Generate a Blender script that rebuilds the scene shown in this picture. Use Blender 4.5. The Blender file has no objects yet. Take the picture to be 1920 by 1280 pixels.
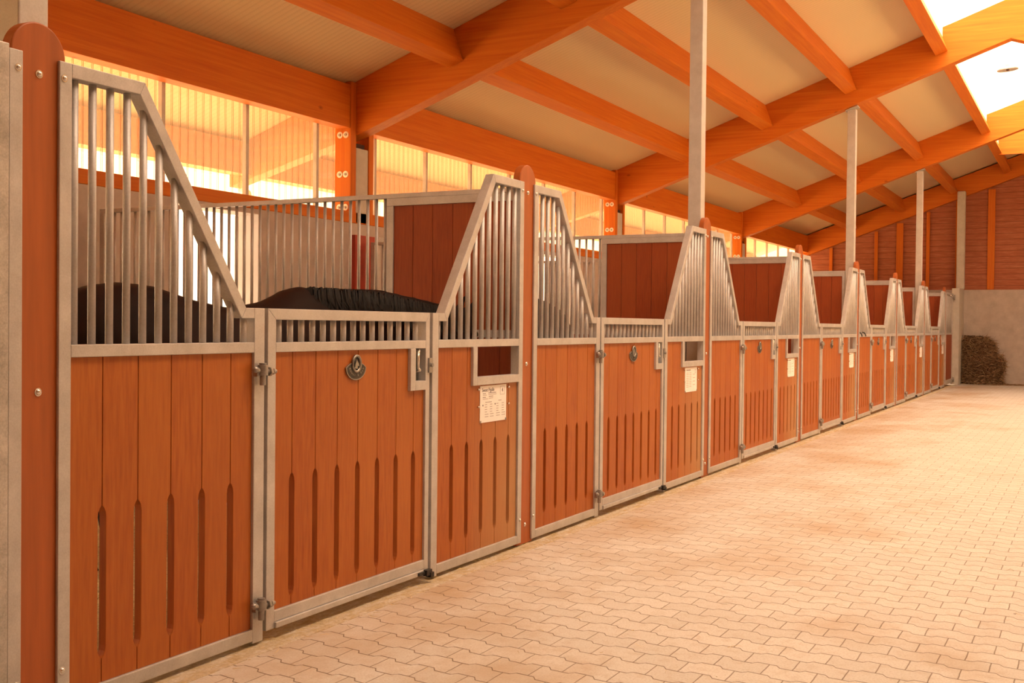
import bpy, bmesh, math, random
from mathutils import Vector, Matrix
random.seed(7)
PI = math.pi
SC = bpy.context.scene
COL = SC.collection

# ------------------------------------------------------------------ camera, sky, exposure
cam_d = bpy.data.cameras.new('camera'); cam = bpy.data.objects.new('camera', cam_d); COL.objects.link(cam)
YAW, PITCH, ROLL = 0.4774, -0.0146, 0.0100
fw = Vector((-math.sin(YAW)*math.cos(PITCH), math.cos(YAW)*math.cos(PITCH), math.sin(PITCH)))
r0 = Vector((math.cos(YAW), math.sin(YAW), 0)); u0 = r0.cross(fw)
rr = r0*math.cos(ROLL) + u0*math.sin(ROLL); uu = -r0*math.sin(ROLL) + u0*math.cos(ROLL)
cam.matrix_world = Matrix(((rr.x, uu.x, -fw.x, 3.0035), (rr.y, uu.y, -fw.y, -2.485), (rr.z, uu.z, -fw.z, 1.306), (0, 0, 0, 1)))
cam_d.sensor_width = 36.0; cam_d.lens = 36.0*2115.4/1920.0; cam_d.clip_start = .05; cam_d.clip_end = 400
SC.camera = cam
W = bpy.data.worlds.new('daylight'); SC.world = W; W.use_nodes = True
bg = W.node_tree.nodes['Background']; bg.inputs[0].default_value = (1.0, .70, .46, 1); 
_nt = W.node_tree; _tc = _nt.nodes.new('ShaderNodeTexCoord'); _sx = _nt.nodes.new('ShaderNodeSeparateXYZ'); _mr = _nt.nodes.new('ShaderNodeMapRange')
_nt.links.new(_tc.outputs['Generated'], _sx.inputs[0]); _nt.links.new(_sx.outputs[2], _mr.inputs['Value'])
_mr.inputs['From Min'].default_value = 0.0; _mr.inputs['From Max'].default_value = 1.0
_mr.inputs['To Min'].default_value = 3.4; _mr.inputs['To Max'].default_value = 15.0      # overcast sky, brighter overhead
_nt.links.new(_mr.outputs[0], bg.inputs[1])
def portal(name, loc, sx, sy, rot):
    l = bpy.data.lights.new(name, 'AREA'); l.shape = 'RECTANGLE'; l.size = sx; l.size_y = sy
    l.cycles.is_portal = True
    o = bpy.data.objects.new(name, l); COL.objects.link(o); o.location = loc; o.rotation_euler = rot
portal('skylight_portal', (1.94, 11.7, 5.95), 1.9, 24.6, (0, 0, 0))
portal('clerestory_portal', (-4.0, 10.0, 2.87), .9, 34.0, (0, -PI/2, 0))
portal('added_east_window_portal', (7.95, 13.5, 2.2), 2.3, 13.6, (0, PI/2, 0))  # guides daylight through the added, unseen east window
SC.view_settings.view_transform = 'Standard'; SC.view_settings.look = 'None'
SC.view_settings.gamma = 1.0; SC.view_settings.use_curve_mapping = False
SC.view_settings.exposure = 0.0
cy = SC.cycles
cy.max_bounces = 10; cy.diffuse_bounces = 6; cy.transparent_max_bounces = 16
cy.use_denoising = True
cy.sample_clamp_indirect = 8.0

# ------------------------------------------------------------------ material helpers
class NT:
    def __init__(s, name):
        s.m = bpy.data.materials.new(name); s.m.use_nodes = True
        s.t = s.m.node_tree; s.b = s.t.nodes['Principled BSDF']; s.out = s.t.nodes['Material Output']
    def n(s, typ, **k):
        x = s.t.nodes.new(typ)
        for a, v in k.items(): setattr(x, a, v)
        return x
    def l(s, a, b): s.t.links.new(a, b)
    def val(s, sock, v):
        if hasattr(v, 'node'): s.l(v, sock)
        else: sock.default_value = v
    def math(s, op, a, b=0.0, c=None, clamp=False):
        x = s.n('ShaderNodeMath', operation=op); x.use_clamp = clamp
        s.val(x.inputs[0], a); s.val(x.inputs[1], b)
        if c is not None: s.val(x.inputs[2], c)
        return x.outputs[0]
    def pos(s, kind='obj', scale=(1, 1, 1)):
        if kind == 'obj': o = s.n('ShaderNodeTexCoord').outputs['Object']
        else: o = s.n('ShaderNodeNewGeometry').outputs['Position']
        mp = s.n('ShaderNodeMapping'); mp.inputs['Scale'].default_value = scale
        s.l(o, mp.inputs['Vector']); return mp.outputs[0]
    def noise(s, vec, scale, detail=4, rough=.55):
        x = s.n('ShaderNodeTexNoise'); s.l(vec, x.inputs['Vector'])
        x.inputs['Scale'].default_value = scale; x.inputs['Detail'].default_value = detail; x.inputs['Roughness'].default_value = rough
        return x.outputs['Fac']
    def ramp(s, fac, stops):
        x = s.n('ShaderNodeValToRGB'); s.l(fac, x.inputs[0]); e = x.color_ramp.elements
        while len(e) < len(stops): e.new(.5)
        for i, (p, c) in enumerate(stops): e[i].position = p; e[i].color = (*c, 1)
        return x.outputs[0]
    def mix(s, fac, a, b, mode='MIX'):
        x = s.n('ShaderNodeMix', data_type='RGBA', blend_type=mode)
        s.val(x.inputs[0], fac)
        s.val(x.inputs[6], (*a, 1) if isinstance(a, tuple) else a); s.val(x.inputs[7], (*b, 1) if isinstance(b, tuple) else b)
        return x.outputs[2]
    def bump(s, h, strength=.3, dist=.01):
        x = s.n('ShaderNodeBump'); x.inputs['Strength'].default_value = strength; x.inputs['Distance'].default_value = dist
        s.l(h, x.inputs['Height']); s.l(x.outputs[0], s.b.inputs['Normal'])
    def done(s, col, rough=.6, metal=0.0, spec=None):
        s.val(s.b.inputs['Base Color'], (*col, 1) if isinstance(col, tuple) else col)
        s.val(s.b.inputs['Roughness'], rough); s.b.inputs['Metallic'].default_value = metal
        if spec is not None: s.b.inputs['Specular IOR Level'].default_value = spec
        return s.m

def mat_plank(name, base, dark, light, rough=.5, worn=None):
    t = NT(name); p = t.pos('geo')
    pg = t.pos('geo', (14, 14, 1.1))
    n1 = t.noise(pg, 5, 6, .65); n2 = t.noise(p, 1.3, 3); n3 = t.noise(t.pos('geo', (60, 60, 2.5)), 3, 3)
    c = t.ramp(n1, [(.28, dark), (.52, base), (.78, light)])
    at = t.n('ShaderNodeAttribute', attribute_name='pv'); oi = t.n('ShaderNodeObjectInfo')
    v = t.math('FRACT', t.math('ADD', at.outputs['Fac'], oi.outputs['Random']))
    c = t.mix(t.math('MULTIPLY', v, .55), c, light)
    c = t.mix(t.math('MULTIPLY', t.math('SUBTRACT', n2, .35, clamp=True), .9), c, dark)
    if worn: 
        zc = t.n('ShaderNodeSeparateXYZ'); t.l(t.n('ShaderNodeTexCoord').outputs['Object'], zc.inputs[0])
        k = t.math('MULTIPLY', t.math('SUBTRACT', zc.outputs[1], 2.75, clamp=True), t.math('SUBTRACT', 1.35, zc.outputs[2], clamp=True))
        k = t.math('MULTIPLY', k, t.math('MULTIPLY', n2, 3.4), clamp=True)
        c = t.mix(t.math('MULTIPLY', k, .9), c, worn)
    c = t.mix(t.math('MULTIPLY', n3, .25), c, dark, 'MULTIPLY')
    t.bump(n1, .12, .002)
    return t.done(c, rough, 0, .35)

def mat_glulam(name, base, dark, light, axis, rough=.55):
    t = NT(name)
    sc = {'x': (.5, 16, 16), 'y': (16, .5, 16), 'z': (16, 16, .5)}[axis]
    n1 = t.noise(t.pos('geo', sc), 2.2, 5, .6)
    p = t.pos('geo', {'x': (.55, 1, 1), 'y': (1, .55, 1), 'z': (1, 1, .55)}[axis])
    v = t.n('ShaderNodeTexVoronoi'); t.l(p, v.inputs['Vector']); v.inputs['Scale'].default_value = 3.4
    knot = t.math('SUBTRACT', 1.0, t.math('MULTIPLY', v.outputs['Distance'], 12.0), clamp=True)
    lam = t.n('ShaderNodeSeparateXYZ'); t.l(t.n('ShaderNodeNewGeometry').outputs['Position'], lam.inputs[0])
    c = t.ramp(n1, [(.3, dark), (.5, base), (.75, light)])
    c = t.mix(t.math('MULTIPLY', knot, .75), c, (dark[0]*.35, dark[1]*.25, dark[2]*.2))
    t.bump(n1, .08, .002)
    return t.done(c, rough, 0, .3)

def mat_galv(name, a=(.44, .43, .43), b=(.61, .60, .60), metal=.35, rough=.48):
    t = NT(name); p = t.pos('geo')
    v = t.n('ShaderNodeTexVoronoi'); t.l(p, v.inputs['Vector']); v.inputs['Scale'].default_value = 90
    n = t.noise(p, 7, 5, .7); n2 = t.noise(p, 160, 2)
    f = t.math('ADD', t.math('MULTIPLY', n, .7), t.math('MULTIPLY', n2, .3))
    c = t.ramp(f, [(.35, a), (.65, b)])
    c = t.mix(t.math('MULTIPLY', v.outputs['Color'], .10) if False else .0, c, b)
    t.bump(n2, .10, .001)
    r = t.math('ADD', t.math('MULTIPLY', n, .25), rough-.12)
    return t.done(c, r, metal, .5)

def mat_simple(name, col, rough=.6, metal=0.0, var=.12, scale=12, bump=.1, dist=.004, stretch=(1, 1, 1)):
    t = NT(name); n = t.noise(t.pos('geo', stretch), scale, 5, .6)
    d = tuple(max(0, x*(1-var*1.6)) for x in col); l = tuple(min(1, x*(1+var)) for x in col)
    c = t.ramp(n, [(.3, d), (.7, l)]); t.bump(n, bump, dist)
    return t.done(c, rough, metal)

M = {}
M['plank'] = mat_plank('stall_plank', (.45, .125, .018), (.32, .068, .011), (.52, .18, .030))
M['plank_worn'] = mat_plank('stall_plank_worn', (.45, .125, .018), (.32, .068, .011), (.52, .18, .030), worn=(.50, .28, .12))
M['part_wood'] = mat_plank('partition_plank', (.34, .068, .016), (.24, .04, .010), (.41, .10, .022))
M['post_wood'] = mat_simple('post_board', (.40, .10, .018), .45, 0, .10, 3, .03, .001, (10, 10, .7))
for ax in 'xyz':
    M['glu_'+ax] = mat_glulam('glulam_'+ax, (.62, .165, .010), (.56, .13, .008), (.68, .22, .018), ax)
M['galv'] = mat_galv('galvanised_steel')
M['galv_bar'] = mat_galv('galvanised_bar', (.42, .41, .41), (.58, .57, .57), .3, .45)
M['galv_post'] = mat_galv('galvanised_column', (.48, .46, .44), (.62, .60, .58), .2, .5)
M['sheet'] = mat_galv('galvanised_sheet', (.34, .33, .31), (.64, .62, .60), .35, .42)
M['hinge'] = mat_galv('cast_hinge', (.26, .25, .24), (.42, .40, .38), .6, .42)
M['rubber'] = mat_simple('black_rubber', (.02, .018, .018), .6)
M['screw'] = mat_simple('stainless_screw', (.75, .73, .70), .25, .9, .05)
M['badge'] = mat_simple('pewter_badge', (.30, .29, .27), .35, .8, .1)
M['badge_dark'] = mat_simple('pewter_recess', (.07, .065, .06), .5, .6, .2)
M['handle'] = mat_simple('handle_alloy', (.75, .70, .62), .3, .7, .05)
M['concrete'] = mat_simple('concrete_wall', (.52, .47, .44), .85, 0, .10, 5, .25, .004)
M['concrete_post'] = mat_simple('concrete_post', (.56, .54, .50), .8, 0, .07, 8, .2, .003)
M['pad'] = mat_simple('bearing_pad', (.05, .02, .015), .8)
M['washer'] = mat_simple('zinc_washer', (.85, .82, .75), .35, .3, .05)
M['white_trim'] = mat_simple('white_flashing', (.85, .85, .83), .5, 0, .03)
M['gutter'] = mat_simple('pale_gutter', (.80, .78, .74), .4, .1, .03)
M['plate_dark'] = mat_galv('handle_recess', (.07, .07, .065), (.12, .12, .115), .2, .55)
M['paper'] = mat_simple('paper', (.93, .92, .92), .6, 0, .02, 20, .02)
M['ink'] = mat_simple('ink', (.10, .10, .12), .6, 0, .05)
M['ink_grey'] = mat_simple('ink_grey', (.42, .40, .42), .6, 0, .05)
M['ink_red'] = mat_simple('ink_red', (.70, .38, .36), .6, 0, .05)
M['red_leaf'] = mat_simple('red_door_leaf', (.42, .05, .03), .5, 0, .08, 6)
M['end_stud'] = M['glu_z']

# ceiling panels: fine ribs running down the slope
t = NT('ceiling_panel'); s = t.n('ShaderNodeSeparateXYZ'); t.l(t.n('ShaderNodeNewGeometry').outputs['Position'], s.inputs[0])
w = t.math('PINGPONG', s.outputs[1], .035); w = t.math('MULTIPLY', w, 28.0)
n = t.noise(t.pos('geo'), 40, 3)
c = t.mix(t.math('POWER', w, 4.0), (.78, .66, .42), (.67, .56, .34)); c = t.mix(t.math('MULTIPLY', n, .3), c, (.62, .52, .32))
t.bump(w, .25, .004); M['ceiling'] = t.done(c, .75)

# interlocking wavy concrete pavers
t = NT('wavy_pavers'); s = t.n('ShaderNodeSeparateXYZ'); t.l(t.n('ShaderNodeNewGeometry').outputs['Position'], s.inputs[0])
X, Y = s.outputs[0], s.outputs[1]
jit = t.math('MULTIPLY', t.math('SUBTRACT', t.noise(t.pos('geo'), 9, 2), .5), .012)
LX, LY = .19, .1362
wv = t.math('SINE', t.math('ADD', t.math('MULTIPLY', t.math('SUBTRACT', X, 2.27), 2*PI/LX), PI/2))
wv = t.math('MAXIMUM', t.math('MINIMUM', t.math('MULTIPLY', wv, 3.4), 1.0), -1.0)
Yp = t.math('ADD', t.math('ADD', Y, t.math('MULTIPLY', X, .13)), jit)
r = t.math('DIVIDE', t.math('SUBTRACT', t.math('SUBTRACT', Yp, 2.63), t.math('MULTIPLY', wv, .0120)), LY)
row = t.math('FLOOR', r); fy = t.math('FRACT', r)
par = t.math('MULTIPLY', t.math('MODULO', t.math('ADD', row, 4000.0), 2.0), .5)
q = t.math('ADD', t.math('DIVIDE', t.math('SUBTRACT', t.math('ADD', X, t.math('MULTIPLY', jit, .5)), 2.375), LX), par)
fx = t.math('FRACT', q)
dy = t.math('MULTIPLY', t.math('MINIMUM', fy, t.math('SUBTRACT', 1.0, fy)), LY)
dx = t.math('MULTIPLY', t.math('MINIMUM', fx, t.math('SUBTRACT', 1.0, fx)), LX)
jy = t.math('SUBTRACT', 1.0, t.math('MULTIPLY', dy, 1/.0050), clamp=True)
jx = t.math('SUBTRACT', 1.0, t.math('MULTIPLY', dx, 1/.0034), clamp=True)
fill = t.noise(t.pos('geo'), 2.2, 4, .6)
j = t.math('MAXIMUM', jy, t.math('MULTIPLY', jx, .75))
j = t.math('MULTIPLY', j, t.math('ADD', .85, t.math('MULTIPLY', fill, .9)), clamp=True)
cid = t.n('ShaderNodeCombineXYZ'); t.l(t.math('FLOOR', q), cid.inputs[0]); t.l(row, cid.inputs[1])
wn = t.n('ShaderNodeTexWhiteNoise'); t.l(cid.outputs[0], wn.inputs[0])
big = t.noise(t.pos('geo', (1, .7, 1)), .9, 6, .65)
soil_shade = t.math('ADD', .45, t.math('MULTIPLY', t.math('SUBTRACT', X, .9), .075)); fine = t.noise(t.pos('geo'), 120, 4, .7); med = t.noise(t.pos('geo'), 14, 5, .7)  # stains, plus darkening painted in towards the stalls, away from the skylight
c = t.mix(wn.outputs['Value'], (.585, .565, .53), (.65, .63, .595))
c = t.mix(t.math('MULTIPLY', t.math('SUBTRACT', big, soil_shade, clamp=True), 4.5, clamp=True), c, (.46, .34, .225))
c = t.mix(t.math('MULTIPLY', t.math('SUBTRACT', med, .5, clamp=True), 2.2, clamp=True), c, (.45, .36, .27))
c = t.mix(t.math('MULTIPLY', t.math('SUBTRACT', fine, .47, clamp=True), 2.4), c, (.36, .30, .24))
sp = t.n('ShaderNodeTexVoronoi'); t.l(t.pos('geo'), sp.inputs['Vector']); sp.inputs['Scale'].default_value = 3.1
c = t.mix(t.math('MULTIPLY', t.math('SUBTRACT', 1.0, t.math('MULTIPLY', sp.outputs['Distance'], 34.0), clamp=True), 2.0, clamp=True), c, (.10, .06, .03))
c = t.mix(t.math('MULTIPLY', j, .92), c, (.15, .09, .05))
h = t.math('SUBTRACT', t.math('ADD', t.math('MULTIPLY', fine, .12), t.math('MULTIPLY', med, .1)), j)
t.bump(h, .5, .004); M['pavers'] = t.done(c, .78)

t = NT('sandy_kerb'); n = t.noise(t.pos('geo', (1.6, .7, 1)), 9, 8, .75); n2 = t.noise(t.pos('geo'), 70, 6, .75)
c = t.ramp(n, [(.36, (.70, .66, .60)), (.47, (.60, .52, .40)), (.56, (.54, .43, .26)), (.70, (.34, .24, .13))])
c = t.mix(t.math('MULTIPLY', t.math('SUBTRACT', n2, .4, clamp=True), 2.5, clamp=True), c, (.36, .27, .17)); t.bump(n2, .8, .006); M['kerb'] = t.done(c, .9)
M['bedding'] = mat_simple('straw_bedding', (.55, .42, .20), .9, 0, .35, 60, 1.0, .02)
M['straw'] = mat_simple('dry_straw', (.72, .56, .26), .7, 0, .25, 30, 0)
M['hay'] = mat_simple('old_hay', (.30, .19, .10), .9, 0, .45, 26, .8, .02)
M['hay_dark'] = mat_simple('hay_core', (.11, .06, .03), .95, 0, .45, 20, 1.0, .03)
M['hay_light'] = mat_simple('hay_stalk', (.50, .36, .21), .8, 0, .3, 30, 0)
M['outside'] = mat_simple('paddock_sand', (.78, .74, .66), .95, 0, .05, 2)
M['lamp'] = mat_simple('lamp_shade', (.62, .55, .50), .4, .3, .05)
M['lamp_core'] = mat_simple('lamp_core', (.18, .10, .08), .5)

# end wall: horizontal rough boards
t = NT('rough_boards'); s = t.n('ShaderNodeSeparateXYZ'); t.l(t.n('ShaderNodeNewGeometry').outputs['Position'], s.inputs[0])
b = t.math('DIVIDE', s.outputs[2], .14); fr = t.math('FRACT', b)
g = t.math('LESS_THAN', t.math('MINIMUM', fr, t.math('SUBTRACT', 1.0, fr)), .045)
wn = t.n('ShaderNodeTexWhiteNoise', noise_dimensions='1D'); t.l(t.math('FLOOR', b), wn.inputs['W'])
n = t.noise(t.pos('geo', (1.2, 1, 22)), 3, 6, .7)
c = t.ramp(n, [(.3, (.28, .075, .035)), (.55, (.44, .15, .075)), (.8, (.62, .33, .19))])
c = t.mix(t.math('MULTIPLY', wn.outputs['Value'], .4), c, (.42, .13, .06)); c = t.mix(t.math('MULTIPLY', g, .6), c, (.12, .03, .015))
t.bump(n, .3, .004); M['boards'] = t.done(c, .7)

# ribbed clear polycarbonate
t = NT('ribbed_polycarbonate'); s = t.n('ShaderNodeSeparateXYZ'); t.l(t.n('ShaderNodeNewGeometry').outputs['Position'], s.inputs[0])
fr = t.math('FRACT', t.math('DIVIDE', s.outputs[1], .093)); rib = t.math('LESS_THAN', fr, .07)
tr = t.n('ShaderNodeBsdfTransparent'); tr.inputs[0].default_value = (1, .94, .80, 1)
gl = t.n('ShaderNodeBsdfGlossy'); gl.inputs['Roughness'].default_value = .15; gl.inputs[0].default_value = (.9, .85, .75, 1)
df = t.n('ShaderNodeBsdfTranslucent'); df.inputs[0].default_value = (.85, .78, .60, 1)
dd = t.n('ShaderNodeBsdfDiffuse'); dd.inputs[0].default_value = (.55, .38, .18, 1)
m1 = t.n('ShaderNodeMixShader'); m1.inputs[0].default_value = .10; t.l(tr.outputs[0], m1.inputs[1]); t.l(df.outputs[0], m1.inputs[2])
m2 = t.n('ShaderNodeMixShader'); m2.inputs[0].default_value = .05; t.l(m1.outputs[0], m2.inputs[1]); t.l(gl.outputs[0], m2.inputs[2])
m3 = t.n('ShaderNodeMixShader'); t.l(t.math('MULTIPLY', rib, .8), m3.inputs[0]); t.l(m2.outputs[0], m3.inputs[1]); t.l(dd.outputs[0], m3.inputs[2])
t.l(m3.outputs[0], t.out.inputs[0]); M['poly'] = t.m
t = NT('skylight_pane'); tr = t.n('ShaderNodeBsdfTransparent'); tr.inputs[0].default_value = (.95, .95, .95, 1)
gl = t.n('ShaderNodeBsdfGlossy'); gl.inputs['Roughness'].default_value = .1
m2 = t.n('ShaderNodeMixShader'); m2.inputs[0].default_value = .06; t.l(tr.outputs[0], m2.inputs[1]); t.l(gl.outputs[0], m2.inputs[2])
t.l(m2.outputs[0], t.out.inputs[0]); M['pane'] = t.m

# horse coat
def mat_coat(name, base, light):
    t = NT(name); n = t.noise(t.pos('geo', (3, 3, 1)), 9, 4); n2 = t.noise(t.pos('geo'), 3, 2)
    c = t.ramp(n2, [(.35, base), (.75, light)]); t.bump(n, .15, .003)
    return t.done(c, .65, 0, .12)
M['coat'] = mat_coat('dark_bay_coat', (.012, .006, .005), (.028, .012, .009))
M['mane'] = mat_simple('black_mane', (.008, .006, .006), .8, 0, .3, 60, .6, .006, (1, 1, .2))
M['rug'] = mat_simple('charcoal_rug', (.03, .026, .025), .8, 0, .15, 30, .3)
M['muzzle'] = mat_simple('bay_muzzle', (.16, .07, .035), .5, 0, .2, 14)
M['eye'] = mat_simple('horse_eye', (.01, .006, .004), .1)

# ------------------------------------------------------------------ geometry helpers
class MB:
    def __init__(s): s.v = []; s.f = []; s.sm = []; s.pv = []; s.cur = 0.0
    def face(s, idx, smooth=False): s.f.append(idx); s.sm.append(smooth); s.pv.append(s.cur)
    def box(s, x0, x1, y0, y1, z0, z1):
        b = len(s.v)
        s.v += [(x, y, z) for x in (x0, x1) for y in (y0, y1) for z in (z0, z1)]
        for q in ((0, 1, 3, 2), (4, 6, 7, 5), (0, 4, 5, 1), (2, 3, 7, 6), (0, 2, 6, 4), (1, 5, 7, 3)): s.face([b+i for i in q])
    def prism(s, pts, plane, a, b_):
        """extrude the outline pts; plane 'yz' -> pts are (y,z), extruded over x a..b ; 'xz' -> over y ; 'xy' -> over z"""
        k = len(s.v); n = len(pts)
        for t_ in (a, b_):
            for p in pts:
                s.v.append({'yz': (t_, p[0], p[1]), 'xz': (p[0], t_, p[1]), 'xy': (p[0], p[1], t_)}[plane])
        s.face([k+i for i in range(n)]); s.face([k+n+i for i in reversed(range(n))])
        for i in range(n):
            j = (i+1) % n; s.face([k+i, k+n+i, k+n+j, k+j])
    def tube(s, p0, p1, r, n=10, r2=None, caps=True):
        p0 = Vector(p0); p1 = Vector(p1); d = (p1-p0).normalized(); r2 = r if r2 is None else r2
        a = d.orthogonal().normalized(); b = d.cross(a); k = len(s.v)
        for P, R in ((p0, r), (p1, r2)):
            for i in range(n):
                q = P + (a*math.cos(2*PI*i/n) + b*math.sin(2*PI*i/n))*R; s.v.append(tuple(q))
        for i in range(n):
            j = (i+1) % n; s.face([k+i, k+j, k+n+j, k+n+i], True)
        if caps: s.face([k+i for i in reversed(range(n))]); s.face([k+n+i for i in range(n)])
    def path(s, pts, r, n=8):
        for a, b in zip(pts[:-1], pts[1:]): s.tube(a, b, r, n)
        for p in pts[1:-1]: s.ball(p, r, 6, n)
    def ball(s, c, r, nu=8, nv=10, sc=(1, 1, 1)):
        k = len(s.v)
        for i in range(nu+1):
            th = PI*i/nu
            for j in range(nv):
                ph = 2*PI*j/nv
                s.v.append((c[0]+r*sc[0]*math.sin(th)*math.cos(ph), c[1]+r*sc[1]*math.sin(th)*math.sin(ph), c[2]+r*sc[2]*math.cos(th)))
        for i in range(nu):
            for j in range(nv):
                jj = (j+1) % nv; s.face([k+i*nv+j, k+(i+1)*nv+j, k+(i+1)*nv+jj, k+i*nv+jj], True)
    def rings(s, rings, smooth=True, caps=True):
        k = len(s.v); n = len(rings[0])
        for r_ in rings: s.v += [tuple(p) for p in r_]
        for a in range(len(rings)-1):
            for i in range(n):
                j = (i+1) % n; s.face([k+a*n+i, k+a*n+j, k+(a+1)*n+j, k+(a+1)*n+i], smooth)
        if caps: s.face([k+i for i in reversed(range(n))], smooth); s.face([k+(len(rings)-1)*n+i for i in range(n)], smooth)
    def blade(s, p, d, L, wd):
        p = Vector(p); d = Vector(d).normalized(); sd = d.cross(Vector((random.uniform(-1, 1), random.uniform(-1, 1), random.uniform(-1, 1)))).normalized()*wd
        m = p + d*L*.5 + Vector((0, 0, random.uniform(-.12, .12)*L)); e = p + d*L; k = len(s.v)
        s.v += [tuple(p-sd), tuple(p+sd), tuple(m+sd), tuple(m-sd), tuple(e)]
        s.face([k, k+1, k+2, k+3]); s.face([k+3, k+2, k+4])
    def mesh(s, name, mat):
        me = bpy.data.meshes.new(name); me.from_pydata(s.v, [], s.f); me.update()
        me.polygons.foreach_set('use_smooth', s.sm)
        a = me.attributes.new('pv', 'FLOAT', 'FACE'); a.data.foreach_set('value', s.pv)
        bm = bmesh.new(); bm.from_mesh(me); bmesh.ops.recalc_face_normals(bm, faces=bm.faces); bm.to_mesh(me); bm.free()
        me.materials.append(M[mat] if isinstance(mat, str) else mat); return me
    def build(s, name, mat, parent=None, bevel=0, loc=None):
        o = bpy.data.objects.new(name, s.mesh(name, mat)); COL.objects.link(o)
        if parent is not None: o.parent = parent
        if loc: o.location = loc
        if bevel:
            b = o.modifiers.new('bevel', 'BEVEL'); b.width = bevel; b.segments = 2; b.limit_method = 'ANGLE'; b.angle_limit = math.radians(50)
        return o
def tag(o, label, cat, group=None):
    o['label'] = label; o['category'] = cat; o['kind'] = 'thing'
    if group: o['group'] = group
    return o
def thing(name, label, cat, loc=(0, 0, 0), group=None):
    o = bpy.data.objects.new(name, None); COL.objects.link(o); o.location = loc; o.empty_display_size = .2
    return tag(o, label, cat, group)
def struct(o, kind='structure'): o['kind'] = kind; return o
def children(o): return [c for c in COL.objects if c.parent == o]
def dup(root, loc, label, kids=None):
    c = root.copy(); COL.objects.link(c); c.location = loc; c['label'] = label
    def rec(src, dst):
        for ch in KIDS.get(src, ()):
            n = ch.copy(); COL.objects.link(n); n.parent = dst; rec(ch, n)
    rec(root, c); return c
KIDS = {}
def index_kids(root):
    by = {}
    for o in COL.objects:
        if o.parent: by.setdefault(o.parent, []).append(o)
    def rec(o):
        KIDS[o] = by.get(o, [])
        for c in KIDS[o]: rec(c)
    rec(root)

# ------------------------------------------------------------------ setting
ZC, SL = 5.04, .355                       # ceiling height at x=0 and roof slope
XR = 1.94                                 # ridge
YS, YE = -7.0, 27.2
def zc(x): return ZC + SL*(x if x <= XR else 2*XR - x)
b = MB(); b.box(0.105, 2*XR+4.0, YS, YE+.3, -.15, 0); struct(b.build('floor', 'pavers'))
b = MB(); b.box(-.24, .05, YS, 26.0, -.15, -.003); b.box(.053, .105, YS, 26.0, -.15, .004)
struct(b.build('trim_1', 'kerb', bevel=.004))
b = MB(); b.box(-4.2, -.24, YS, YE, -.2, -.02); struct(b.build('floor', 'concrete'))
# west wall with paddock doorways
OPEN = [(a+1.0, a+1.95) for a in (-3.5, 0, 3.5, 7, 10.5, 14, 17.5, 21)]
OPEN[2] = (4.43, 5.45); OPEN[4] = (11.1, 12.33)
b = MB(); y = YS
for a, c in OPEN:
    b.box(-3.90, -3.65, y, a, -.05, 2.315); b.box(-3.90, -3.65, a, c, 2.27, 2.315); y = c
b.box(-3.90, -3.65, y, YE+.2, -.05, 2.315)
struct(b.build('wall_west', 'concrete', bevel=.004))
b = MB(); b.box(2*XR+3.65, 2*XR+3.9, YS, 7.0, -.05, 3.5); b.box(2*XR+3.65, 2*XR+3.9, 7.0, 20.0, -.05, 1.0); b.box(2*XR+3.65, 2*XR+3.9, 20.0, YE+.2, -.05, 3.5); struct(b.build('wall_east', 'concrete'))  # unseen wall, its wide opening added to light the stall fronts
b = MB(); b.box(-4.0, 2*XR+4.0, YS-.2, YS, -.05, 3.5)
b.prism([(-4.0, 3.5), (2*XR+4.0, 3.5), (2*XR+4.0, zc(-4)), (XR, zc(XR)), (-4.0, zc(-4))], 'xz', YS-.2, YS)
struct(b.build('wall_south', 'boards'))
b = MB(); b.prism([(-4.0, 2.28), (2*XR+4.0, 2.28), (2*XR+4.0, zc(-4)), (XR, zc(XR)), (-4.0, zc(-4))], 'xz', YE, YE+.15)
struct(b.build('wall_north', 'boards'))
b = MB(); b.box(-3.65, 2*XR+3.65, YE-.14, YE+.2, -.05, 2.275); struct(b.build('trim_2', 'concrete', bevel=.006))
# ceiling: west slope, east slope, skylight between
SK0, SKS, SKE = 1.07, -0.5, 23.9
th = .12
def slope_slab(b, x0, x1, y0, y1, off=0):
    b.prism([(x0, zc(x0)+off), (x1, zc(x1)+off), (x1, zc(x1)+off+th), (x0, zc(x0)+off+th)], 'xz', y0, y1)
b = MB(); slope_slab(b, -5.70, SK0, YS-.5, YE+.5); slope_slab(b, SK0, XR, SKE, YE+.5); slope_slab(b, SK0, XR, YS-.5, SKS)
struct(b.build('ceiling', 'ceiling'))
b = MB(); slope_slab(b, 2*XR-SK0, 2*XR+5.95, YS-.5, YE+.5); slope_slab(b, XR, 2*XR-SK0, SKE, YE+.5); slope_slab(b, XR, 2*XR-SK0, YS-.5, SKS)
struct(b.build('ceiling_east', 'ceiling'))
# skylight: white upstands, pale end boards and clear panes
sk = bpy.data.objects.new('window_9', None); COL.objects.link(sk); struct(sk)
b = MB()
for x0 in (SK0-.01, 2*XR-SK0-.015): b.box(x0, x0+.025, SKS, SKE, zc(SK0)-.20, zc(SK0)+.22)
b.build('upstand', 'white_trim', sk)
b = MB()
for y in (SKS, SKE-.03): b.prism([(SK0+.02, 5.065), (2*XR-SK0-.02, 5.065), (2*XR-SK0-.02, zc(SK0)+.2), (XR, zc(XR)+.2), (SK0+.02, zc(SK0)+.2)], 'xz', y, y+.03)
b.build('end_board', 'glu_x', sk)
b = MB()
for s_ in (1, -1):
    xs = [(SK0, zc(SK0)+.2), (XR, zc(XR)+.2), (XR, zc(XR)+.215), (SK0, zc(SK0)+.215)]
    if s_ < 0: xs = [(2*XR-x, z) for x, z in xs]
    b.prism(xs, 'xz', SKS, SKE)
b.build('pane', 'pane', sk)
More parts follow.
